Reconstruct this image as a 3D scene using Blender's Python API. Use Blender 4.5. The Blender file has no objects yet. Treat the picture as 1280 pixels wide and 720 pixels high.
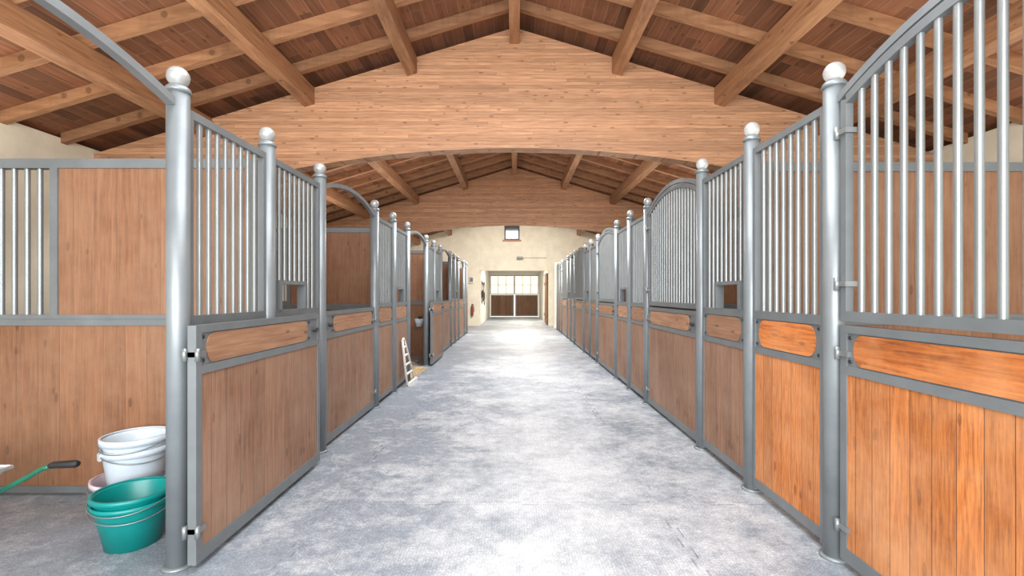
import bpy, bmesh, math, random
from mathutils import Vector, Matrix
random.seed(7)
PI=math.pi
C=bpy.context.scene.collection
CZ=1.29
WR=1.573; WL=1.597
# ---------------------------------------------------------------- helpers
def box(bm,x0,x1,y0,y1,z0,z1):
    v=[bm.verts.new(p) for p in ((x0,y0,z0),(x1,y0,z0),(x1,y1,z0),(x0,y1,z0),(x0,y0,z1),(x1,y0,z1),(x1,y1,z1),(x0,y1,z1))]
    for f in ((3,2,1,0),(4,5,6,7),(0,1,5,4),(1,2,6,5),(2,3,7,6),(3,0,4,7)):
        bm.faces.new([v[i] for i in f])
def prism(bm,pts,y0,y1):           # polygon in x,z extruded along y
    a=[bm.verts.new((x,y0,z)) for x,z in pts]; b=[bm.verts.new((x,y1,z)) for x,z in pts]
    n=len(pts)
    bm.faces.new(a); bm.faces.new(b[::-1])
    for i in range(n):
        j=(i+1)%n; bm.faces.new((a[j],a[i],b[i],b[j]))
def tube(bm,path,r,seg=10,caps=True):
    path=[Vector(p) for p in path]; rings=[]
    n=len(path)
    t0=(path[1]-path[0]).normalized()
    ref=Vector((0,0,1)) if abs(t0.z)<0.9 else Vector((1,0,0))
    u=t0.cross(ref).normalized()
    for i,p in enumerate(path):
        if i==0: t=path[1]-path[0]
        elif i==n-1: t=path[-1]-path[-2]
        else: t=(path[i+1]-p).normalized()+(p-path[i-1]).normalized()
        t.normalize()
        u=(u-t*u.dot(t)).normalized(); w=t.cross(u)
        rr=r[i] if isinstance(r,(list,tuple)) else r
        rings.append([bm.verts.new(p+(u*math.cos(2*PI*k/seg)+w*math.sin(2*PI*k/seg))*rr) for k in range(seg)])
    for a,b in zip(rings,rings[1:]):
        for k in range(seg):
            l=(k+1)%seg; f=bm.faces.new((a[k],a[l],b[l],b[k])); f.smooth=True
    if caps:
        bm.faces.new(rings[0][::-1]); bm.faces.new(rings[-1])
def lathe(bm,prof,cx=0,cy=0,seg=24):
    rings=[]
    for r,z in prof:
        if r<1e-5: rings.append([bm.verts.new((cx,cy,z))])
        else: rings.append([bm.verts.new((cx+r*math.cos(2*PI*k/seg),cy+r*math.sin(2*PI*k/seg),z)) for k in range(seg)])
    for a,b in zip(rings,rings[1:]):
        for k in range(seg):
            l=(k+1)%seg
            if len(a)==1 and len(b)==1: continue
            if len(a)==1: f=bm.faces.new((a[0],b[l],b[k]))
            elif len(b)==1: f=bm.faces.new((a[k],a[l],b[0]))
            else: f=bm.faces.new((a[k],a[l],b[l],b[k]))
            f.smooth=True
def obj(name,bm,mat,parent=None,bevel=0):
    bmesh.ops.recalc_face_normals(bm,faces=bm.faces)
    me=bpy.data.meshes.new(name); bm.to_mesh(me); bm.free()
    me.materials.append(mat)
    o=bpy.data.objects.new(name,me); C.objects.link(o)
    if parent: o.parent=parent
    if bevel:
        m=o.modifiers.new('bevel','BEVEL'); m.width=bevel; m.segments=2; m.limit_method='ANGLE'
    return o
def B(): return bmesh.new()
def thing(name,label,cat,loc=(0,0,0),rotz=0,group=None):
    o=bpy.data.objects.new(name,None); C.objects.link(o); o.empty_display_size=.1
    o.location=loc; o.rotation_euler=(0,0,rotz); o['label']=label; o['category']=cat
    if group:o['group']=group
    return o
def tag(o,label,cat,group=None,kind=None):
    o['label']=label;o['category']=cat
    if group:o['group']=group
    if kind:o['kind']=kind
    return o
def struct(name,bm,mat,label=None):
    o=obj(name,bm,mat); o['kind']='structure'
    if label:o['label']=label
    return o
ORD=['first','second','third','fourth','fifth','sixth','seventh','eighth','ninth','tenth','eleventh','twelfth','thirteenth','fourteenth','fifteenth','sixteenth','seventeenth','eighteenth','nineteenth','twentieth','twenty-first','twenty-second','twenty-third','twenty-fourth']
# ---------------------------------------------------------------- materials
class NT:
    def __init__(s,name):
        s.m=bpy.data.materials.new(name); s.m.use_nodes=True; s.t=s.m.node_tree
        s.p=s.t.nodes['Principled BSDF']
    def n(s,typ,**kw):
        nd=s.t.nodes.new(typ)
        for k,v in kw.items(): setattr(nd,k,v)
        return nd
    def l(s,a,b): s.t.links.new(a,b)
    def math(s,op,a,b=None,c=None):
        nd=s.n('ShaderNodeMath',operation=op)
        for i,v in enumerate((a,b,c)):
            if v is None: continue
            if isinstance(v,(int,float)): nd.inputs[i].default_value=v
            else: s.l(v,nd.inputs[i])
        return nd.outputs[0]
    def noise(s,vec,scale,detail=4,rough=.55):
        nd=s.n('ShaderNodeTexNoise'); nd.inputs['Scale'].default_value=scale
        nd.inputs['Detail'].default_value=detail; nd.inputs['Roughness'].default_value=rough
        if vec is not None: s.l(vec,nd.inputs['Vector'])
        return nd.outputs['Fac']
    def ramp(s,fac,stops):
        nd=s.n('ShaderNodeValToRGB'); e=nd.color_ramp.elements
        while len(e)<len(stops): e.new(.5)
        for el,(p,c) in zip(e,stops):
            el.position=p; el.color=tuple(c)+(1,) if len(c)==3 else c
        s.l(fac,nd.inputs[0]); return nd.outputs[0]
    def mix(s,fac,a,b,mode='MIX'):
        nd=s.n('ShaderNodeMix',data_type='RGBA',blend_type=mode)
        for sock,v in ((nd.inputs[0],fac),(nd.inputs[6],a),(nd.inputs[7],b)):
            if isinstance(v,(int,float)): sock.default_value=v
            elif isinstance(v,tuple): sock.default_value=v+(1,)
            else: s.l(v,sock)
        return nd.outputs[2]
    def bump(s,h,strength=.3,dist=.01):
        nd=s.n('ShaderNodeBump'); nd.inputs['Strength'].default_value=strength; nd.inputs['Distance'].default_value=dist
        s.l(h,nd.inputs['Height']); s.l(nd.outputs[0],s.p.inputs['Normal'])
def plain(name,col,rough=.5,metal=0,nscale=0,var=.15,bump=0):
    k=NT(name); k.p.inputs['Roughness'].default_value=rough; k.p.inputs['Metallic'].default_value=metal
    tc=k.n('ShaderNodeTexCoord').outputs['Object']
    f=k.noise(tc,nscale or 12)
    c=k.ramp(f,[(.3,tuple(x*(1-var) for x in col)),(.7,tuple(min(1,x*(1+var)) for x in col))])
    k.l(c,k.p.inputs['Base Color'])
    if bump: k.bump(f,bump,.01)
    return k.m
def wood(name,c1,c2,across,along,pw,seg=0,gap=.025,rough=.6,plankvar=.35,grey=None,gapcol=(.05,.03,.02),gs=1.0,knots=True,streak=0,gapf=.85,greymax=.6,st0=.50,tint=None,ss=22,ks=.8,kr=.13,g0=.3,g1=.68):
    k=NT(name); k.p.inputs['Roughness'].default_value=rough
    tc=k.n('ShaderNodeTexCoord').outputs['Object']
    sp=k.n('ShaderNodeSeparateXYZ'); k.l(tc,sp.inputs[0])
    ax={'x':0,'y':1,'z':2}; rest=[a for a in 'xyz' if a not in (across,along)][0]
    A=sp.outputs[ax[across]]; L=sp.outputs[ax[along]]; R=sp.outputs[ax[rest]]
    rnd=k.n('ShaderNodeObjectInfo').outputs['Random']
    u=k.math('DIVIDE',A,pw); ub=k.math('ADD',u,k.math('MULTIPLY',rnd,7.3)) if not seg else u
    idn=k.math('FLOOR',ub); fr=k.math('SUBTRACT',ub,idn)
    g=k.math('LESS_THAN',fr,gap)
    wn=k.n('ShaderNodeTexWhiteNoise',noise_dimensions='1D'); k.l(k.math('ADD',idn,k.math('MULTIPLY',rnd,31.7)),wn.inputs['W'])
    pid=wn.outputs['Value']
    if seg:
        v=k.math('ADD',k.math('DIVIDE',L,seg),k.math('MULTIPLY',pid,5.0)); vid=k.math('FLOOR',v); vf=k.math('SUBTRACT',v,vid)
        g=k.math('MAXIMUM',g,k.math('LESS_THAN',vf,gap*pw/seg*1.0))
        w2=k.n('ShaderNodeTexWhiteNoise',noise_dimensions='2D'); cb=k.n('ShaderNodeCombineXYZ'); k.l(idn,cb.inputs[0]); k.l(vid,cb.inputs[1]); k.l(cb.outputs[0],w2.inputs['Vector'])
        pid=w2.outputs['Value']
    cb=k.n('ShaderNodeCombineXYZ')
    k.l(k.math('ADD',k.math('MULTIPLY',A,45*gs),k.math('MULTIPLY',pid,40)),cb.inputs[0])
    k.l(k.math('MULTIPLY',L,2.2*gs),cb.inputs[1]); k.l(k.math('ADD',k.math('MULTIPLY',R,18),k.math('MULTIPLY',rnd,50)),cb.inputs[2])
    gr=k.noise(cb.outputs[0],1.0,6,.6)
    col=k.ramp(gr,[(g0,c1),(g1,c2)])
    tone=k.math('ADD',k.math('MULTIPLY',pid,plankvar),1-plankvar*.5)
    cbt=k.n('ShaderNodeCombineColor'); 
    for i in range(3): k.l(tone,cbt.inputs[i])
    col=k.mix(1.0,col,cbt.outputs[0],'MULTIPLY')
    if tint:
        w3=k.n('ShaderNodeTexWhiteNoise',noise_dimensions='1D'); k.l(k.math('MULTIPLY',pid,91.3),w3.inputs['W'])
        col=k.mix(k.math('MULTIPLY',w3.outputs['Value'],.55),col,tint)
    if streak:
        cb3=k.n('ShaderNodeCombineXYZ'); k.l(k.math('ADD',k.math('MULTIPLY',A,ss),k.math('MULTIPLY',pid,30)),cb3.inputs[0]); k.l(k.math('MULTIPLY',L,1.6*ss/22),cb3.inputs[1]); k.l(k.math('MULTIPLY',rnd,20),cb3.inputs[2])
        st=k.noise(cb3.outputs[0],1.0,8,.75)
        sf=k.ramp(st,[(st0,(0,0,0)),(st0+.16,(streak,)*3)])
        col=k.mix(sf,col,tuple(x*.45 for x in c1))
    if knots:
        cb2=k.n('ShaderNodeCombineXYZ'); k.l(k.math('MULTIPLY',A,14),cb2.inputs[0]); k.l(k.math('MULTIPLY',L,5),cb2.inputs[1]); k.l(k.math('MULTIPLY',R,5),cb2.inputs[2])
        vo=k.n('ShaderNodeTexVoronoi'); k.l(cb2.outputs[0],vo.inputs['Vector']); vo.inputs['Scale'].default_value=ks
        kn=k.math('LESS_THAN',vo.outputs['Distance'],kr)
        col=k.mix(k.math('MULTIPLY',kn,.55),col,tuple(x*.35 for x in c1))
    if grey:
        lf=k.noise(tc,1.4,6,.7); fac=k.ramp(lf,[(.40,(0,0,0)),(.68,(greymax,)*3)]); col=k.mix(fac,col,grey)
    col=k.mix(k.math('MULTIPLY',g,gapf),col,gapcol)
    k.l(col,k.p.inputs['Base Color'])
    h=k.math('SUBTRACT',k.math('MULTIPLY',gr,.35),g)
    k.bump(h,.35,.006)
    return k.m
M={}
M['wood']=wood('stall_wood',(.175,.080,.042),(.31,.160,.090),'x','z',.125,grey=(.37,.24,.165),plankvar=.28,streak=.45,gap=.02,gs=1.5,ss=34)
M['wood_sun_tint']=wood('sun_tinted_wood',(.30,.080,.016),(.60,.205,.045),'x','z',.10,grey=(.70,.36,.17),plankvar=.40,streak=.6,greymax=.55,st0=.49,gs=2.8,ss=90,gap=.03)  # sunlight on the near right boards is put into this wood colour
M['inlay']=wood('inlay_wood',(.25,.115,.058),(.41,.225,.125),'z','x',.2,gap=0,streak=.35,gs=1.5)
M['inlay_sun_tint']=wood('sun_tinted_inlay',(.32,.078,.013),(.60,.19,.038),'z','x',.3,gap=0,streak=.7,grey=(.70,.34,.15),st0=.48,gs=1.8,ss=50)  # inlay copy with the same sunshine mixed into its colour
M['part']=wood('partition_wood',(.185,.074,.032),(.30,.140,.068),'x','z',.14,grey=(.34,.19,.11),plankvar=.20,gap=.012,streak=.35,gs=1.5,ss=34)
M['glulam']=wood('glulam',(.40,.190,.095),(.62,.345,.190),'z','x',.042,seg=3.4,gap=.07,gapcol=(.25,.11,.055),plankvar=.34,streak=.35,gs=1.5,ss=30,ks=1.0,kr=.15)
M['deck']=wood('roof_boards',(.110,.038,.017),(.25,.100,.047),'x','y',.13,seg=1.0,gap=.035,gapcol=(.42,.27,.17),plankvar=.95,gapf=.55,tint=(.26,.105,.05))
M['rafter']=wood('rafter_wood',(.25,.112,.050),(.42,.215,.105),'y','x',.6,gap=0,plankvar=.3,streak=.45)
M['purlin']=wood('purlin_wood',(.25,.108,.048),(.41,.210,.102),'z','y',2.0,gap=0,plankvar=.3,streak=.5)
M['gate']=wood('gate_wood',(.14,.06,.03),(.26,.125,.06),'x','z',.12)
def steel(name,c1,c2,rough,metal,sc=4):
    k=NT(name); tc=k.n('ShaderNodeTexCoord').outputs['Object']
    f=k.noise(tc,sc,5,.6); k.l(k.ramp(f,[(.3,c1),(.7,c2)]),k.p.inputs['Base Color'])
    k.p.inputs['Roughness'].default_value=rough
    k.p.inputs['Metallic'].default_value=metal
    return k.m
M['frame']=steel('grey_steel',(.145,.160,.165),(.19,.208,.213),.45,.2)
M['post']=steel('galvanised_post',(.20,.225,.235),(.265,.29,.30),.40,.35)
M['bar']=steel('satin_bars',(.25,.27,.27),(.31,.33,.33),.32,.55)
M['chrome']=steel('grey_ball',(.36,.365,.355),(.45,.455,.445),.38,.35)
M['dark']=plain('dark_metal',(.035,.038,.042),.5,.4)
M['plaster']=plain('cream_plaster',(.84,.77,.60),.9,0,3.5,.08,.15)
M['plaster_white']=plain('white_plaster',(.85,.81,.72),.85,0,4,.06,.1)
M['teal']=plain('teal_plastic',(.0,.24,.22),.35,0,6,.10)
M['whitep']=plain('white_plastic',(.60,.68,.74),.35,0,6,.08)
M['pinkp']=plain('pinkish_plastic',(.74,.62,.66),.4,0,6,.08)
M['green']=plain('green_paint',(.012,.14,.085),.35,0,8,.2)
M['black']=plain('black_rubber',(.015,.015,.016),.6,0,10,.2)
M['zinc']=plain('zinc_tray',(.6,.61,.60),.4,.3,8,.2)
M['red']=plain('red_paint',(.28,.045,.035),.5)
M['whitepaint']=plain('white_paint',(.74,.71,.66),.45)
M['straw']=plain('straw',(.68,.48,.22),.8,0,20,.3)
M['leather']=plain('dark_leather',(.05,.03,.022),.55)
M['terra']=plain('sill_brick',(.50,.27,.17),.7)
M['muntin']=plain('beige_window_wood',(.50,.43,.32),.6)
M['outside']=plain('pale_cream_render',(.92,.86,.70),.9,0,1.2,.06)
M['ground']=plain('pale_ground',(.7,.67,.6),.9,0,2,.15)
k=NT('window_glass'); k.p.inputs['Base Color'].default_value=(.98,.97,.94,1); k.p.inputs['Roughness'].default_value=.05
k.p.inputs['Transmission Weight'].default_value=1; k.p.inputs['IOR'].default_value=1.05; M['glass']=k.m
k=NT('dark_glass'); k.p.inputs['Base Color'].default_value=(.05,.06,.06,1); k.p.inputs['Roughness'].default_value=.1
k.l(k.noise(k.n('ShaderNodeTexCoord').outputs['Object'],3),k.p.inputs['Coat Weight']); M['darkglass']=k.m
# floor
k=NT('rubber_concrete_floor')
tc=k.n('ShaderNodeTexCoord').outputs['Object']; sp=k.n('ShaderNodeSeparateXYZ'); k.l(tc,sp.inputs[0])
X,Y=sp.outputs[0],sp.outputs[1]
n1=k.noise(tc,.8,5,.62); n2=k.noise(tc,3.2,12,.80); n3=k.noise(tc,120,3,.6); n4=k.noise(tc,14,6,.7)
base=k.ramp(n4,[(.32,(.27,.305,.345)),(.68,(.36,.40,.445))])
mid_sheen=k.math('SUBTRACT',1.0,k.math('MINIMUM',k.math('MULTIPLY',k.math('ABSOLUTE',k.math('SUBTRACT',X,.42)),.62),1.0))  # light along the aisle middle, painted as a paler floor colour
d1=k.math('ADD',k.math('ADD',k.math('MULTIPLY',n1,.42),k.math('MULTIPLY',n2,.40)),k.math('MULTIPLY',n4,.18))
d1=k.math('ADD',d1,k.math('MULTIPLY',mid_sheen,.15))
dust_sheen=k.ramp(d1,[(.50,(0,0,0)),(.58,(.45,.45,.45)),(.68,(.95,.95,.95))])  # noisy dust patches plus the painted bright middle
col=k.mix(dust_sheen,base,(.76,.77,.775))
spk=k.ramp(n3,[(.35,(.82,.82,.82)),(.6,(1,1,1))]); col=k.mix(1,col,spk,'MULTIPLY')
def seam(a,b,period,off):
    tri=k.math('PINGPONG',b,.10)
    sq=k.math('MULTIPLY',k.math('GREATER_THAN',tri,.05),.035)
    p=k.math('PINGPONG',k.math('ADD',k.math('ADD',a,sq),off),period/2)
    return k.math('LESS_THAN',p,.005)
s1=seam(Y,X,2.0,-2.98); s2=seam(X,Y,2.0,1.1)
sm=k.math('MAXIMUM',s1,s2)
br=k.ramp(k.noise(tc,1.7,4,.6),[(.45,(.05,)*3),(.58,(.7,)*3)])
sm2=k.math('MULTIPLY',sm,br)
col=k.mix(sm2,col,(.13,.14,.16))
wv=k.n('ShaderNodeTexVoronoi',feature='DISTANCE_TO_EDGE'); wv.inputs['Scale'].default_value=.55
nw=k.n('ShaderNodeTexNoise'); nw.inputs['Scale'].default_value=3; nw.inputs['Detail'].default_value=6; k.l(tc,nw.inputs['Vector'])
va=k.n('ShaderNodeVectorMath',operation='MULTIPLY_ADD'); k.l(nw.outputs['Color'],va.inputs[0]); va.inputs[1].default_value=(.5,.5,0); k.l(tc,va.inputs[2]); k.l(va.outputs[0],wv.inputs['Vector'])
ck=k.math('MULTIPLY',k.math('LESS_THAN',wv.outputs['Distance'],.0022),k.math('MULTIPLY',br,.45))
col=k.mix(ck,col,(.72,.72,.70))
vo=k.n('ShaderNodeTexVoronoi'); vo.inputs['Scale'].default_value=66; vo.inputs['Randomness'].default_value=.45; k.l(tc,vo.inputs['Vector'])
dots=k.ramp(vo.outputs['Distance'],[(.25,(1,1,1)),(.5,(0,0,0))])
dm=k.mix(dots,(.56,.58,.60),(1.0,1.0,1.0))
col=k.mix(.6,col,dm,'MULTIPLY')
k.l(col,k.p.inputs['Base Color'])
k.l(k.ramp(n2,[(.3,(.36,)*3),(.7,(.52,)*3)]),k.p.inputs['Roughness'])
k.bump(k.math('SUBTRACT',k.math('ADD',k.math('MULTIPLY',dots,.5),k.math('MULTIPLY',n2,.5)),sm),.3,.004)
M['floor']=k.m
# ---------------------------------------------------------------- shell
YE=19.6; XO=5.35
def deck(x): return 4.80-.3*abs(x)
bm=B(); box(bm,-XO-.2,XO+.2,-2,27.6,-.15,0); struct('floor',bm,M['floor'])
bm=B(); box(bm,-60,60,27.65,80,-.15,-.03); struct('ground',bm,M['ground'])
bm=B(); box(bm,-60,60,-60,-2.05,-.15,-.03); struct('ground',bm,M['ground'])
bm=B(); box(bm,-9,9,36,36.3,-.03,5.5); struct('wall_outside',bm,M['outside'])
bm=B()
prism(bm,[(-XO-.4,deck(XO+.4)),(0,4.8),(0,4.88),(-XO-.4,deck(XO+.4)+.08)],-2,YE+.3)
prism(bm,[(0,4.8),(XO+.4,deck(XO+.4)),(XO+.4,deck(XO+.4)+.08),(0,4.88)],-2,YE+.3)
struct('ceiling',bm,M['deck'])
bm=B(); box(bm,-XO-.2,-XO,-2,YE+.2,0,deck(XO+.2)); struct('wall_left',bm,M['plaster'])
bm=B(); box(bm,XO,XO+.2,-2,YE+.2,0,deck(XO+.2)); struct('wall_right',bm,M['plaster'])
bm=B()
ox0,ox1,oz=-1.42,1.40,2.26; wx0,wx1,wz0,wz1=-.41,.21,3.51,4.13
prism(bm,[(-XO,0),(ox0,0),(ox0,oz),(wx0,oz),(wx0,deck(wx0)),(-XO,deck(XO))],YE,YE+.25)
prism(bm,[(wx0,oz),(wx1,oz),(wx1,wz0),(wx0,wz0)],YE,YE+.25)
prism(bm,[(wx0,wz1),(wx1,wz1),(wx1,deck(wx1)),(0,4.8),(wx0,deck(wx0))],YE,YE+.25)
prism(bm,[(wx1,oz),(ox1,oz),(ox1,0),(XO,0),(XO,deck(XO)),(wx1,deck(wx1))],YE,YE+.25)
struct('wall_end',bm,M['plaster'])
# passage
bm=B(); box(bm,-1.65,-1.43,YE+.25,27.3,0,2.6); struct('wall_passage_left',bm,M['plaster_white'])
bm=B(); box(bm,1.45,1.67,YE+.25,27.3,0,2.6); struct('wall_passage_right',bm,M['plaster_white'])
bm=B(); box(bm,-1.65,1.67,YE+.25,27.5,2.6,2.75); struct('ceiling_passage',bm,M['plaster_white'])
bm=B(); gx0,gx1=-1.38,1.38
box(bm,-1.65,gx0,27.3,27.5,0,2.6); box(bm,gx1,1.67,27.3,27.5,0,2.6); box(bm,gx0,gx1,27.3,27.5,2.38,2.6); struct('wall_passage_end',bm,M['plaster_white'])
# end wall window
w=bpy.data.objects.new('window_1',None); C.objects.link(w); w['kind']='structure'; w.location=(0,YE,0)
bm=B(); 
for a in ((wx0,wx0+.05,wz0,wz1),(wx1-.05,wx1,wz0,wz1),(wx0+.05,wx1-.05,wz0,wz0+.05),(wx0+.05,wx1-.05,wz1-.05,wz1)): box(bm,a[0],a[1],.02,.1,a[2],a[3])
obj('window_frame',bm,M['dark'],w)
bm=B(); box(bm,wx0+.05,wx1-.05,.05,.06,wz0+.05,wz1-.05); obj('pane',bm,M['darkglass'],w)
bm=B(); box(bm,wx0-.07,wx1+.07,-.06,.0,wz0-.06,wz0); obj('window_sill',bm,M['terra'],w)
# far glazed window over the gate
w=bpy.data.objects.new('window_2',None); C.objects.link(w); w['kind']='structure'; w.location=(0,27.35,0)
bm=B()
z0,z1=1.30,2.38
box(bm,gx0,gx1,0,.07,z0,z0+.05); box(bm,gx0,gx1,0,.07,z1-.05,z1)
for i in range(7):
    x=gx0+(gx1-gx0)*i/6; ww=.04 if i in(0,3,6) else .018
    box(bm,max(gx0,x-ww),min(gx1,x+ww),.0,.07,z0+.05,z1-.05)
box(bm,gx0+.04,gx1-.04,.01,.06,1.82,1.85)
obj('window_frame',bm,M['muntin'],w)
bm=B(); box(bm,gx0+.04,gx1-.04,.03,.034,z0+.05,z1-.05); obj('pane',bm,M['glass'],w)
for i,(a,b,nm) in enumerate(((gx0+.03,-.03,'left'),(.05,gx1-.03,'right'))):
    t=thing('wooden_gate','dark brown plank half gate, %s leaf below the bright far window'%nm,'gate',(a,27.40,0),0,'far gate leaves')
    L=b-a
    bm=B(); box(bm,0,.07,-.03,.03,.05,1.27); box(bm,L-.07,L,-.03,.03,.05,1.27); box(bm,.07,L-.07,-.03,.03,1.2,1.27); box(bm,.07,L-.07,-.03,.03,.05,.12)
    obj('frame',bm,M['frame'],t)
    bm=B(); box(bm,.07,L-.07,-.015,.015,.12,1.2); obj('wood_panel',bm,M['gate'],t)
# ---------------------------------------------------------------- roof timber
YB=[6.2,12.9]
def arch_bottom(x): return 3.15-.034*x*x
for i,y in enumerate(YB):
    N=40
    def ab(x): return max(arch_bottom(x),2.50)
    bot=[(-XO+2*XO*j/N,ab(-XO+2*XO*j/N)) for j in range(N+1)]
    top=[(XO,4.68-.3*XO),(0,4.68),(-XO,4.68-.3*XO)]
    bm=B(); prism(bm,bot+top,-.1,.1)
    o=obj('arched_beam',bm,M['glulam']); o.location=(0,y,0)
    tag(o,['big laminated arched timber beam crossing the aisle nearest the camera','farther laminated arched timber beam just before the end wall'][i],'beam','arched roof beams')
bays=[(-1.9,6.1,'before the nearest arched beam'),(6.3,12.8,'between the arched beams'),(13.0,YE,'behind the far arched beam')]
pos={0:'ridge timber',1:'lengthwise timber next to the ridge',2:'middle lengthwise timber',3:'outermost lengthwise timber'}
for y0,y1,bn in bays:
    for i in range(-3,4):
        x=i*1.3
        hw=.062; dz=.205
        t=lambda q:4.675-.3*abs(q)
        if i==0: pts=[(-hw,t(hw)),(0,4.675),(hw,t(hw)),(hw,t(0)-dz),(-hw,t(0)-dz)]
        else: pts=[(x-hw,t(x-hw)),(x+hw,t(x+hw)),(x+hw,t(x+hw)-dz),(x-hw,t(x-hw)-dz)]
        bm=B(); prism(bm,pts,0,y1-y0)
        o=obj('purlin',bm,M['purlin']); o.location=(0,y0,0)
        sd='' if i==0 else (' of left slope' if i<0 else ' of right slope')
        tag(o,'%s%s, %s'%(pos[abs(i)],sd,bn),'roof timber','lengthwise roof timbers')
ry=[.94+.68*j for j in range(28)]
bayc={}
for y in ry:
    if y>YE-.1: break
    b=0 if y<6.2 else (1 if y<12.9 else 2)
    for s in (-1,1):
        bayc[(b,s)]=bayc.get((b,s),0)+1
        pts=[(0,4.68),(s*XO,4.68-.3*XO),(s*XO,deck(XO)-.003),(0,4.797)]
        bm=B(); prism(bm,pts,-.04,.04)
        o=obj('rafter',bm,M['rafter']); o.location=(0,y,0)
        tag(o,'%s sloping rafter of the %s roof side %s'%(ORD[bayc[(b,s)]-1],'left' if s<0 else 'right',['before the near arched beam','between the arched beams','behind the far arched beam'][b]),'rafter','sloping roof rafters')
# ---------------------------------------------------------------- stall fronts
PR=.049
def stad(x0,x1,z0,z1,n=8):
    r=(z1-z0)/2; zc=(z0+z1)/2; rx=r*.75; p=[]
    for j in range(n+1):
        a=-PI/2+PI*j/n; p.append((x1-rx+rx*math.cos(a),zc+r*math.sin(a)))
    for j in range(n+1):
        a=PI/2+PI*j/n; p.append((x0+rx+rx*math.cos(a),zc+r*math.sin(a)))
    return p
def post(side,y,label):
    X=WR if side>0 else -WL; H=2.43 if side>0 else 2.37
    t=thing('stall_post',label,'post',(X,y,0),0,'round steel posts of the %s stall row'%('right' if side>0 else 'left'))
    bm=B(); lathe(bm,[(0,0),(.066,0),(.066,.010),(.054,.014),(0,.014)],seg=20); obj('base_plate',bm,M['post'],t)
    bm=B(); lathe(bm,[(0,.014),(PR,.014),(PR,H-.125),(0,H-.125)],seg=24); obj('shaft',bm,M['post'],t)
    bm=B(); lathe(bm,[(0,H-.125),(.054,H-.125),(.056,H-.115),(.052,H-.105),(.042,H-.094),(0,H-.094)],seg=24); obj('collar',bm,M['post'],t)
    bm=B(); r=.049; pr=[(0,H-.094),(.03,H-.094)]
    for j in range(1,11):
        a=-PI/2+.55+(PI-.55)*j/10; pr.append((max(0,r*math.cos(a)),H-r+r*math.sin(a)))
    lathe(bm,pr,seg=24); obj('ball_finial',bm,M['chrome'],t)
def bars(t,x0,x1,zb,ztf,near,skip=None,r=.014,step=.077,mat='bar'):
    n=max(2,round((x1-x0)/step)); allb=B()
    for j in range(1,n):
        x=x0+(x1-x0)*j/n; b=zb
        if skip and skip[0]<x<skip[1]: b=skip[2]
        zt=ztf(x)
        bm=B() if near else allb
        tube(bm,[(x,0,b),(x,0,zt)],r,14 if near else 6,False)
        if near: obj('bar',bm,M[mat],t)
    if near: allb.free()
    else: obj('grille',allb,M[mat],t)
def band(t,x0,x1,z0,z1,orange,bolts=True):
    bm=B(); box(bm,x0,x1,-.011,.011,z0,z1); obj('band_plate',bm,M['frame'],t)
    bm=B(); prism(bm,stad(x0+.042,x1-.042,z0+.006,z1-.006),-.017,.017); obj('wood_inlay',bm,M['inlay_sun_tint' if orange else 'inlay'],t)
    if bolts:
        for xx in (x0+.018,x1-.018):
            for zz in (z0+.022,z1-.022):
                bm=B(); tube(bm,[(xx,-.017,zz),(xx,.017,zz)],.009,10); obj('bolt',bm,M['dark'],t)
def front_panel(side,ya,yb,feed,label,near,orange=False):
    X=WR if side>0 else -WL; zt=2.24 if side>0 else 2.19
    t=thing('barred_stall_front',label,'stall front',(X,ya,0),PI/2,'fixed barred stall fronts')
    a=PR+.002; b=yb-ya-PR-.002; s=.03; h=.02
    bm=B(); box(bm,a,a+s,-h,h,.03,zt); box(bm,b-s,b,-h,h,.03,zt)
    for z0,z1 in ((.05,.105),(.915,.955),(1.135,1.185),(zt-.04,zt)): box(bm,a+s,b-s,-h,h,z0,z1)
    obj('frame',bm,M['frame'],t)
    bm=B(); box(bm,a+s,b-s,-.014,.014,.105,.915); obj('wood_panel',bm,M['wood_sun_tint' if orange else 'wood'],t)
    band(t,a+s,b-s,.955,1.135,orange,near)
    skip=None
    if feed:
        c=.32; f0,f1=c-.2,c+.2; skip=(f0-.01,f1+.01,1.385)
        bm=B(); box(bm,f0,f0+.025,-.03,.03,1.185,1.36); box(bm,f1-.025,f1,-.03,.03,1.185,1.36); box(bm,f0,f1,-.03,.03,1.36,1.385)
        obj('feed_window_frame',bm,M['frame'],t)
    bars(t,a+s,b-s,1.185,lambda x:zt-.04,near,skip)
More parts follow.
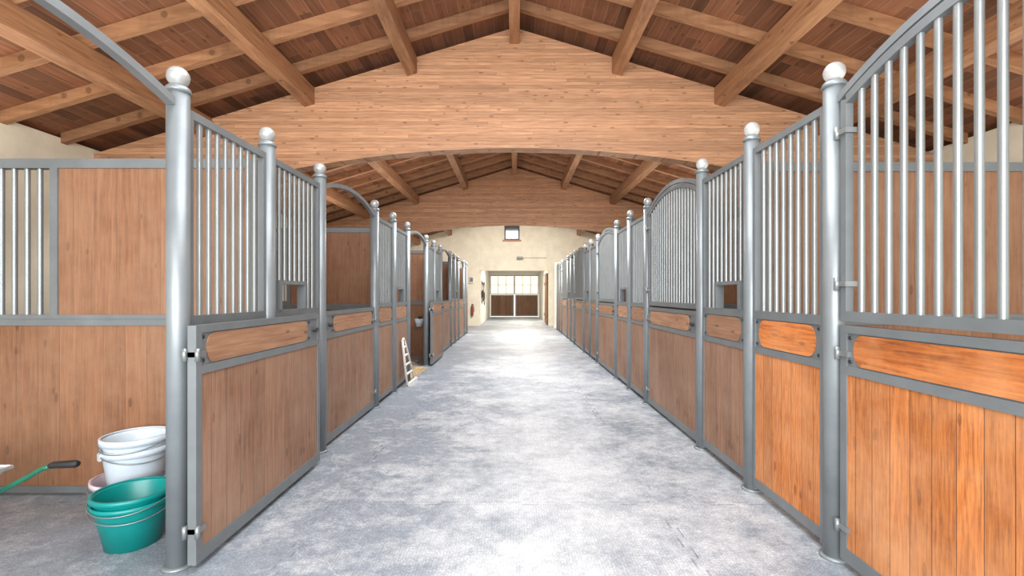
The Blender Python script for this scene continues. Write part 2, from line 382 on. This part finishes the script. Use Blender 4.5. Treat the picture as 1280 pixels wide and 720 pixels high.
def half_door(side,y0,rot,w,label,near,orange=False,xo=0):
    X=(WR if side>0 else -WL)+xo
    t=thing('stall_half_door',label,'stall door',(X,y0,0),rot,'lower stall half doors')
    s=.042; h=.02; a=.0; b=w
    bm=B(); box(bm,a,a+s,-h,h,.035,1.145); box(bm,b-s,b,-h,h,.035,1.145)
    for z0,z1 in ((.035,.10),(.915,.955),(1.11,1.145)): box(bm,a+s,b-s,-h,h,z0,z1)
    obj('frame',bm,M['frame'],t)
    bm=B(); box(bm,a+s,b-s,-.014,.014,.10,.915); obj('wood_panel',bm,M['wood_sun_tint' if orange else 'wood'],t)
    lx=a+s+.12
    band(t,lx,b-s,.955,1.11,orange,near)
    bm=B(); box(bm,a+s,lx,-.013,.013,.955,1.11); obj('latch_plate',bm,M['frame'],t)
    bm=B(); tube(bm,[(a+s+.06,-.04,1.03),(a+s+.06,.04,1.03)],.018,12); tube(bm,[(a+s+.015,-.03,1.03),(a+s+.105,-.03,1.03)],.008,8); tube(bm,[(a+s+.015,.03,1.03),(a+s+.105,.03,1.03)],.008,8); obj('latch',bm,M['dark'],t)
    for z in (.19,1.01):
        bm=B(); tube(bm,[(b+.006,-.03,z-.03),(b+.006,-.03,z+.03)],.011,10); tube(bm,[(b+.006,.03,z-.03),(b+.006,.03,z+.03)],.011,10); box(bm,b-.06,b,-.028,.028,z-.012,z+.012)
        obj('hinge',bm,M['bar'],t)
def archz(side,u):
    return (2.19 if side<0 else 2.23)+(.11 if side<0 else .16)*(1-(2*u-1)**2)
def arch_rail(side,ya,yb,label):
    X=WR if side>0 else -WL; L=yb-ya; a=PR+.002; b=L-PR-.002
    N=24; up=[];lo=[]
    for j in range(N+1):
        x=a+(b-a)*j/N; z=archz(side,j/N); up.append((x,z+.018)); lo.append((x,z-.018))
    bm=B(); prism(bm,lo+up[::-1],-.02,.02)
    o=obj('arch_rail',bm,M['post']); o.location=(X,ya,0); o.rotation_euler=(0,0,PI/2)
    tag(o,label,'arch rail','curved rails above the stall doors')
def grille_door(side,ya,yb,label,near):
    X=WR if side>0 else -WL
    t=thing('grille_door',label,'stall door',(X,ya,0),PI/2,'upper barred stall doors')
    L=yb-ya; a=PR+.012; b=L-PR-.022; s=.036; h=.018
    az=lambda x: archz(side,(x-PR)/(L-2*PR))-.026
    bm=B()
    prism(bm,[(a,1.165),(a+s,1.165),(a+s,az(a+s)-.02),(a,az(a)-.0)],-h,h); prism(bm,[(b-s,1.165),(b,1.165),(b,az(b)),(b-s,az(b-s)-.02)],-h,h)
    box(bm,a+s,b-s,-h,h,1.165,1.21)
    N=20; up=[];lo=[]
    for j in range(N+1):
        x=a+s+(b-a-2*s)*j/N; up.append((x,az(x))); lo.append((x,az(x)-.04))
    prism(bm,lo+up[::-1],-h,h)
    obj('frame',bm,M['frame'],t)
    bars(t,a+s,b-s,1.21,lambda x:az(x)-.03,near)
    for z in (1.34,2.06):
        bm=B(); tube(bm,[(b+.01,.03,z-.03),(b+.01,.03,z+.03)],.012,10); box(bm,b-.05,b,-.026,.03,z-.012,z+.012)
        obj('hinge',bm,M['bar'],t)
RP=[3.18,6.50,9.85,13.20,16.55]; LP_=[3.10,6.30,9.50,12.70,15.90]
cnt={1:0,-1:0}
SN={1:'right',-1:'left'}
def nextpost(side,y):
    cnt[side]+=1
    post(side,y,'%s round steel post with grey ball top, counted from the camera, %s row'%(ORD[cnt[side]-1],SN[side]))
for side,PL in ((1,RP),(-1,LP_)):
    for i,p in enumerate(PL):
        if i==0: y0,y1=p-.82-1.62,p-.82
        else: y0,y1=PL[i-1]+.84,p-(.84 if side>0 else .82)
        near=y0<8
        o_=ORD[i]
        if i==0: post(side,y0,'round steel post beside the camera at the start of the %s row'%SN[side])
        arch_rail(side,y0,y1,'%s curved steel rail over a door opening in the %s row'%(o_,SN[side]))
        L=y1-y0
        if side>0:
            half_door(1,y0+PR+.012,PI/2,L-2*PR-.034,'%s lower plank door in the right row%s'%(o_,' with boards tinted sunlit orange' if i==0 else ', closed under its barred upper door'),near,i==0)
            grille_door(1,y0,y1,'%s arched barred upper door in the right row, counted from the camera'%o_,near)
        else:
            if i in (0,2):
                w=L-2*PR-.11
                half_door(-1,y1-.06+w,-PI/2,w,['plank half door swung fully open beside the buckets','','farther left half door swung open beside the straw-floored stall'][i],near,xo=.105)
            else:
                half_door(-1,y0+PR+.012,PI/2,L-2*PR-.034,'%s left row doorway half door, closed with open space above'%o_,near)
        nextpost(side,y1)
        front_panel(side,y1,p,False,'%s plain barred panel of the %s row, just past a doorway'%(o_,SN[side]) + (', boards tinted sunlit orange' if (i==0 and side>0) else ''),near,orange=(i==0 and side>0))
        nextpost(side,p)
        if not (side<0 and i==4):
            front_panel(side,p,p+.84,True,'%s panel of the %s row with a small square feed opening'%(o_,SN[side]),near)
            nextpost(side,p+.84)
# partitions
def partition(side,y,i):
    t=thing('stall_partition','%s wooden partition between stalls of the %s row'%(ORD[i],SN[side]),'partition',((WR if side>0 else -WL)+side*.062,y,0),0,'cross partitions between stalls')
    a=0; m0=1.27 if side<0 else 2.3; m1=m0+.05; b=XO-WR-.09
    fx=lambda x: side*x
    def bx(bm,x0,x1,hy,z0,z1): box(bm,min(fx(x0),fx(x1)),max(fx(x0),fx(x1)),-hy,hy,z0,z1)
    bm=B()
    bx(bm,a,a+.05,.025,.02,2.16); bx(bm,b-.05,b,.025,.02,2.16); bx(bm,m0,m1,.025,1.16,2.10)
    bx(bm,a+.05,b-.05,.025,.02,.06); bx(bm,a+.05,b-.05,.025,1.09,1.125); bx(bm,a+.05,b-.05,.02,1.125,1.135); bx(bm,a+.05,b-.05,.025,1.135,1.16); bx(bm,a+.05,b-.05,.025,2.10,2.16)
    obj('frame',bm,M['frame'],t)
    bm=B(); bx(bm,a+.05,b-.05,.015,.06,1.09); obj('wood_panel',bm,M['part'],t)
    bm=B(); bx(bm,a+.05,m0,.015,1.16,2.10); obj('wood_panel',bm,M['part'],t)
    n=28 if side<0 else 16; allb=B(); near=(i==0)
    for j in range(1,n):
        x=m1+(b-.05-m1)*j/n
        bm=B() if near else allb
        tube(bm,[(fx(x),0,1.16),(fx(x),0,2.10)],.0155,12,False)
        if near: obj('bar',bm,M['bar'],t)
    if near: allb.free()
    else: obj('grille',allb,M['bar'],t)
for side,PL in ((1,RP),(-1,LP_)):
    for i,p in enumerate(PL): partition(side,p,i)
# ---------------------------------------------------------------- buckets
def bucket(x,y,z,rt,rb,h,mat,label,group,rotz=0):
    t=thing('bucket',label,'bucket',(x,y,z),rotz,group)
    bm=B(); w=.004
    lathe(bm,[(0,0),(rb,0),(rb+(rt-rb)*.93,h*.93),(rt,h*.97),(rt-w,h*.97),(rb-w+(rt-rb)*.93,h*.93),(rb-w,w),(0,w)],seg=40); obj('body',bm,mat,t)
    bm=B(); lathe(bm,[(rt+.001,h*.90),(rt+.009,h*.90),(rt+.009,h),(rt-.003,h),(rt-.003,h-.005),(rt+.003,h-.008),(rt+.001,h*.90)],seg=40); obj('rim',bm,mat,t)
    bm=B(); path=[]
    for j in range(17):
        a=PI*j/16; path.append(((rt+.014)*math.cos(a),-(rt+.014)*math.sin(a)*.98,h-.02-.05*math.sin(a)))
    tube(bm,path,.003,6); obj('bail_handle',bm,M['bar'],t)
    for s in (-1,1):
        bm=B(); box(bm,min(s*(rt+.008),s*(rt+.018)),max(s*(rt+.008),s*(rt+.018)),-.015,.015,h-.045,h-.005); obj('lug',bm,mat,t)
bucket(-1.985,2.50,0,.168,.118,.235,M['teal'],'lower teal plastic bucket of the nested pair by the left post','nested teal buckets',.5)
bucket(-1.985,2.50,.042,.170,.120,.235,M['teal'],'upper teal plastic bucket nested inside the other teal one','nested teal buckets',.2)
bucket(-2.25,2.84,0,.195,.15,.225,M['pinkp'],'pinkish white bucket at the bottom of the pale bucket stack','stacked pale buckets',.3)
bucket(-2.235,2.84,.03,.162,.115,.37,M['whitep'],'tall white bucket in the middle of the pale bucket stack','stacked pale buckets',1.0)
bucket(-2.235,2.84,.095,.164,.116,.37,M['whitep'],'topmost white bucket of the pale stack behind the teal buckets','stacked pale buckets',.1)
# ---------------------------------------------------------------- wheelbarrow (pointing left)
t=thing('wheelbarrow','green handled wheelbarrow with zinc tray at the left edge','wheelbarrow',(-3.09,2.05,0),0)
bm=B()
top=[(-.45,-.26,.47),(.655,-.27,.455),(.655,.27,.455),(-.45,.26,.47)]; bot=[(-.20,-.15,.24),(.42,-.17,.25),(.42,.17,.25),(-.20,.15,.24)]
tv=[bm.verts.new(p) for p in top]; bv=[bm.verts.new(p) for p in bot]
for q in range(4): bm.faces.new((tv[q],tv[(q+1)%4],bv[(q+1)%4],bv[q]))
bm.faces.new(bv)
o=obj('tray',bm,M['zinc'],t); m=o.modifiers.new('s','SOLIDIFY'); m.thickness=.004
bm=B(); tube(bm,[(-.45,-.26,.47),(.655,-.27,.455),(.655,.27,.455),(-.45,.26,.47),(-.45,-.26,.47)],.012,8); obj('tray_rim',bm,M['zinc'],t)
for s in (-1,1):
    bm=B(); tube(bm,[(-.72,s*.05,.165),(-.30,s*.15,.20),(.30,s*.23,.235),(.55,s*.275,.31),(.72,s*.285,.40),(.80,s*.285,.445),(.84,s*.285,.455)],.012,10); obj('handle',bm,M['green'],t)
    bm=B(); tube(bm,[(.83,s*.285,.455),(.85,s*.285,.460),(.955,s*.285,.466),(.97,s*.285,.466)],[.013,.017,.019,.012],12); obj('grip',bm,M['black'],t)
    bm=B(); tube(bm,[(.28,s*.22,.225),(.33,s*.25,.03),(.26,s*.25,.012),(.12,s*.25,.03),(.05,s*.2,.22)],.011,8); obj('leg',bm,M['green'],t)
bm=B(); 
pts=[(-.72+.13*math.cos(2*PI*j/24),0,.165+.13*math.sin(2*PI*j/24)) for j in range(25)]
tube(bm,pts,.035,10,False); tyre=obj('tyre',bm,M['black'],t)
bm=B(); tube(bm,[(-.72,-.055,.165),(-.72,.055,.165)],.03,12); tube(bm,[(-.72,-.02,.165),(-.72,.02,.165)],.11,20); obj('hub',bm,M['zinc'],tyre)
# ---------------------------------------------------------------- white folded rack leaning on the left row
t=thing('saddle_rack','white folded rack with crossbars leaning against the left stall posts','rack',(-1.535,6.62,0),PI/2)
t.scale=(.74,.74,.84)
bm=B()
def lean(x,z): return (x,-.045+.06*(z/.8),z)
tube(bm,[lean(.0,.78),lean(.10,.80),lean(.22,.72),lean(.80,.03)],.022,8); obj('side_frame',bm,M['whitepaint'],t)
bm=B(); tube(bm,[lean(.0,.78),lean(.06,.40),lean(.15,.03),lean(.80,.03)],.022,8); obj('side_frame',bm,M['whitepaint'],t)
for z,x0,x1 in ((.2,.11,.66),(.36,.07,.53),(.52,.05,.39),(.66,.03,.27)):
    bm=B(); tube(bm,[lean(x0,z),lean(x1,z)],.02,8); obj('crossbar',bm,M['whitepaint'],t)
bm=B(); box(bm,.15,.82,-.11,-.06,.0,.06); obj('foot',bm,M['whitepaint'],t)
# straw in the open stall
bm=B()
for j in range(2200):
    if j<1900: x=random.uniform(-4.9,-1.72); y=random.uniform(6.5,9.35)
    else: x=-1.72+min(.2,abs(random.gauss(0,.10))); y=random.uniform(7.38,8.45)
    a=random.uniform(0,PI); l=random.uniform(.05,.14); z=random.uniform(.004,.05 if j<1900 else .015)
    dx,dy=l*math.cos(a)/2,l*math.sin(a)/2; wx,wy=-.004*math.sin(a),.004*math.cos(a); dz=random.uniform(-.003,.02)
    v=[bm.verts.new(p) for p in ((x-dx-wx,y-dy-wy,z),(x+dx-wx,y+dy-wy,z+dz),(x+dx+wx,y+dy+wy,z+dz),(x-dx+wx,y-dy+wy,z))]
    bm.faces.new(v)
o=obj('straw_bedding',bm,M['straw']); tag(o,'loose golden straw spread on the open left stall floor','straw',kind='stuff')
t=thing('feed_bowl','pale round feeder hanging on the partition inside the open left stall','feeder',(-1.86,9.375,.66))
bm=B(); lathe(bm,[(0,0),(.06,0),(.09,.15),(.085,.15),(.056,.006),(0,.006)],seg=24); obj('bowl',bm,M['whitep'],t)
bm=B(); box(bm,-.04,.04,.08,.11,.06,.2); obj('hook',bm,M['dark'],t)
# ---------------------------------------------------------------- end wall items
t=thing('fire_extinguisher','small red fire extinguisher on the end wall left of the passage','fire extinguisher',(-1.72,YE-.07,.42))
bm=B(); lathe(bm,[(0,0),(.05,0),(.055,.02),(.055,.34),(.04,.39),(.02,.42),(0,.42)],seg=20); obj('cylinder_body',bm,M['red'],t)
bm=B(); box(bm,-.02,.02,-.02,.02,.42,.46); box(bm,-.02,.07,-.012,.012,.46,.48); obj('valve',bm,M['dark'],t)
bm=B(); tube(bm,[(.0,0,.44),(.07,0,.42),(.08,0,.3),(.07,0,.15)],.008,8); obj('hose',bm,M['black'],t)
bm=B(); box(bm,-.03,.03,.05,.07,.15,.35); obj('bracket',bm,M['dark'],t)
t=thing('wall_lamp','small grey floodlight on the end wall below the little window','lamp',(.22,YE,2.78))
bm=B(); box(bm,-.05,.05,-.05,0,-.05,.05); obj('mount',bm,M['dark'],t)
bm=B(); box(bm,-.12,.12,-.16,-.05,-.05,.04); obj('lamp_head',bm,M['frame'],t,.01)
bm=B(); tube(bm,[(.05,-.01,0),(.6,-.01,0),(1.1,-.01,.0)],.008,6); obj('cable',bm,M['frame'],t)
t=thing('electrical_box','small white electrical box on the end wall above the extinguisher','electrical box',(-1.75,YE,1.75))
bm=B(); box(bm,-.09,.09,-.07,0,0,.28); obj('housing',bm,M['whitepaint'],t,.008)
bm=B(); box(bm,-.06,.06,-.078,-.07,.05,.22); obj('cover',bm,M['frame'],t)
t=thing('white_pillar','slim white square pillar closing the end of the right row','pillar',(1.62,18.3,0))
bm=B(); box(bm,-.09,.09,-.09,.09,.12,2.5); obj('shaft',bm,M['plaster_white'],t,.01)
bm=B(); box(bm,-.12,.12,-.12,.12,0,.12); obj('base',bm,M['plaster_white'],t,.01)
t=thing('plank_door','brown plank door folded back on the right passage wall','door',(1.38,20.3,0),PI/2)
bm=B(); box(bm,0,1.3,-.025,.025,.03,2.2); obj('wood_panel',bm,M['gate'],t)
bm=B(); box(bm,.05,1.25,.025,.05,.35,.47); box(bm,.05,1.25,.025,.05,1.7,1.82); obj('ledge',bm,M['gate'],t)
for q,(y,zz,ln) in enumerate(((20.4,1.85,.95),(21.1,1.8,.8),(21.9,1.85,1.05))):
    t=thing('horse_halter','%s dark leather halter on the left passage wall, %s'%(['nearest','middle','farthest'][q],['long loop at the corner','shortest loop','hung deepest inside'][q]),'halter',(-1.42,y,zz),0,'halters hanging on the passage wall')
    bm=B(); box(bm,-.01,.0,-.03,.03,-.06,.04); tube(bm,[(0,0,0),(.06,0,0),(.07,0,.03)],.008,8); obj('hook',bm,M['frame'],t)
    bm=B(); path=[(.045+.02*math.sin(a),.09*math.sin(a),-.0-ln/2+ln/2*math.cos(a)) for a in [2*PI*j/20 for j in range(21)]]
    tube(bm,path,.014,8,False); obj('strap',bm,M['leather'],t)
    bm=B(); path=[(.05,.07*math.sin(a),-ln*.6+.16*math.cos(a)) for a in [2*PI*j/16 for j in range(17)]]
    tube(bm,path,.014,8,False); obj('noseband',bm,M['leather'],t)
# ---------------------------------------------------------------- lights
def area(name,loc,target,sx,sy,e,col=(1,1,1)):
    l=bpy.data.lights.new(name,'AREA'); l.shape='RECTANGLE'; l.size=sx; l.size_y=sy; l.energy=e; l.color=col
    o=bpy.data.objects.new(name,l); C.objects.link(o); o.location=loc
    d=Vector(target)-Vector(loc); o.rotation_euler=d.to_track_quat('-Z','Y').to_euler(); return o
area('doorway_light',(-.6,-2.2,2.0),(.4,6,1.2),4.5,3.0,460,(.96,.98,1))
for s in (-1,1):
    for y,e in ((3.5,60 if s<0 else 50),(9.5,68),(15.5,72)):
        area('added_roof_fill',(s*3.5,y,2.5),(s*3.2,y,6),2.6,5.2,e,(1,.94,.86))  # fill lamps added above the stalls to brighten the roof, no real fittings
area('added_fill_a',(0,2.2,4.3),(0,2.2,0),2.4,3,180,(.93,.965,1))  # added fill lamp above the view, no fitting there
area('added_fill_b',(0,7.8,4.15),(0,7.8,0),2.2,2.4,285,(.94,.97,1))  # added fill for the aisle, hidden behind the near arched beam
area('added_fill_c',(0,14.7,4.15),(0,15.6,0),2.5,2.4,410,(1,.985,.96))  # added fill for the far end, hidden behind the second beam
area('added_passage_fill',(0,22,2.5),(0,22,0),2,2,130,(1,.96,.88))  # unseen lamp added to brighten the passage, hidden above the lintel
wd=bpy.data.worlds.new('world'); bpy.context.scene.world=wd; wd.use_nodes=True
bg=wd.node_tree.nodes['Background']; bg.inputs[0].default_value=(.95,.97,1,1); bg.inputs[1].default_value=2.1
bpy.context.scene.view_settings.view_transform='Standard'
# ---------------------------------------------------------------- camera
cam=bpy.data.cameras.new('camera'); co=bpy.data.objects.new('camera',cam); C.objects.link(co)
co.location=(0,0,CZ); co.rotation_euler=(PI/2,0,0); cam.sensor_width=36; cam.lens=600/1280*36
cam.shift_x=-3/1280; cam.shift_y=8/1280; cam.clip_start=.05
bpy.context.scene.camera=co
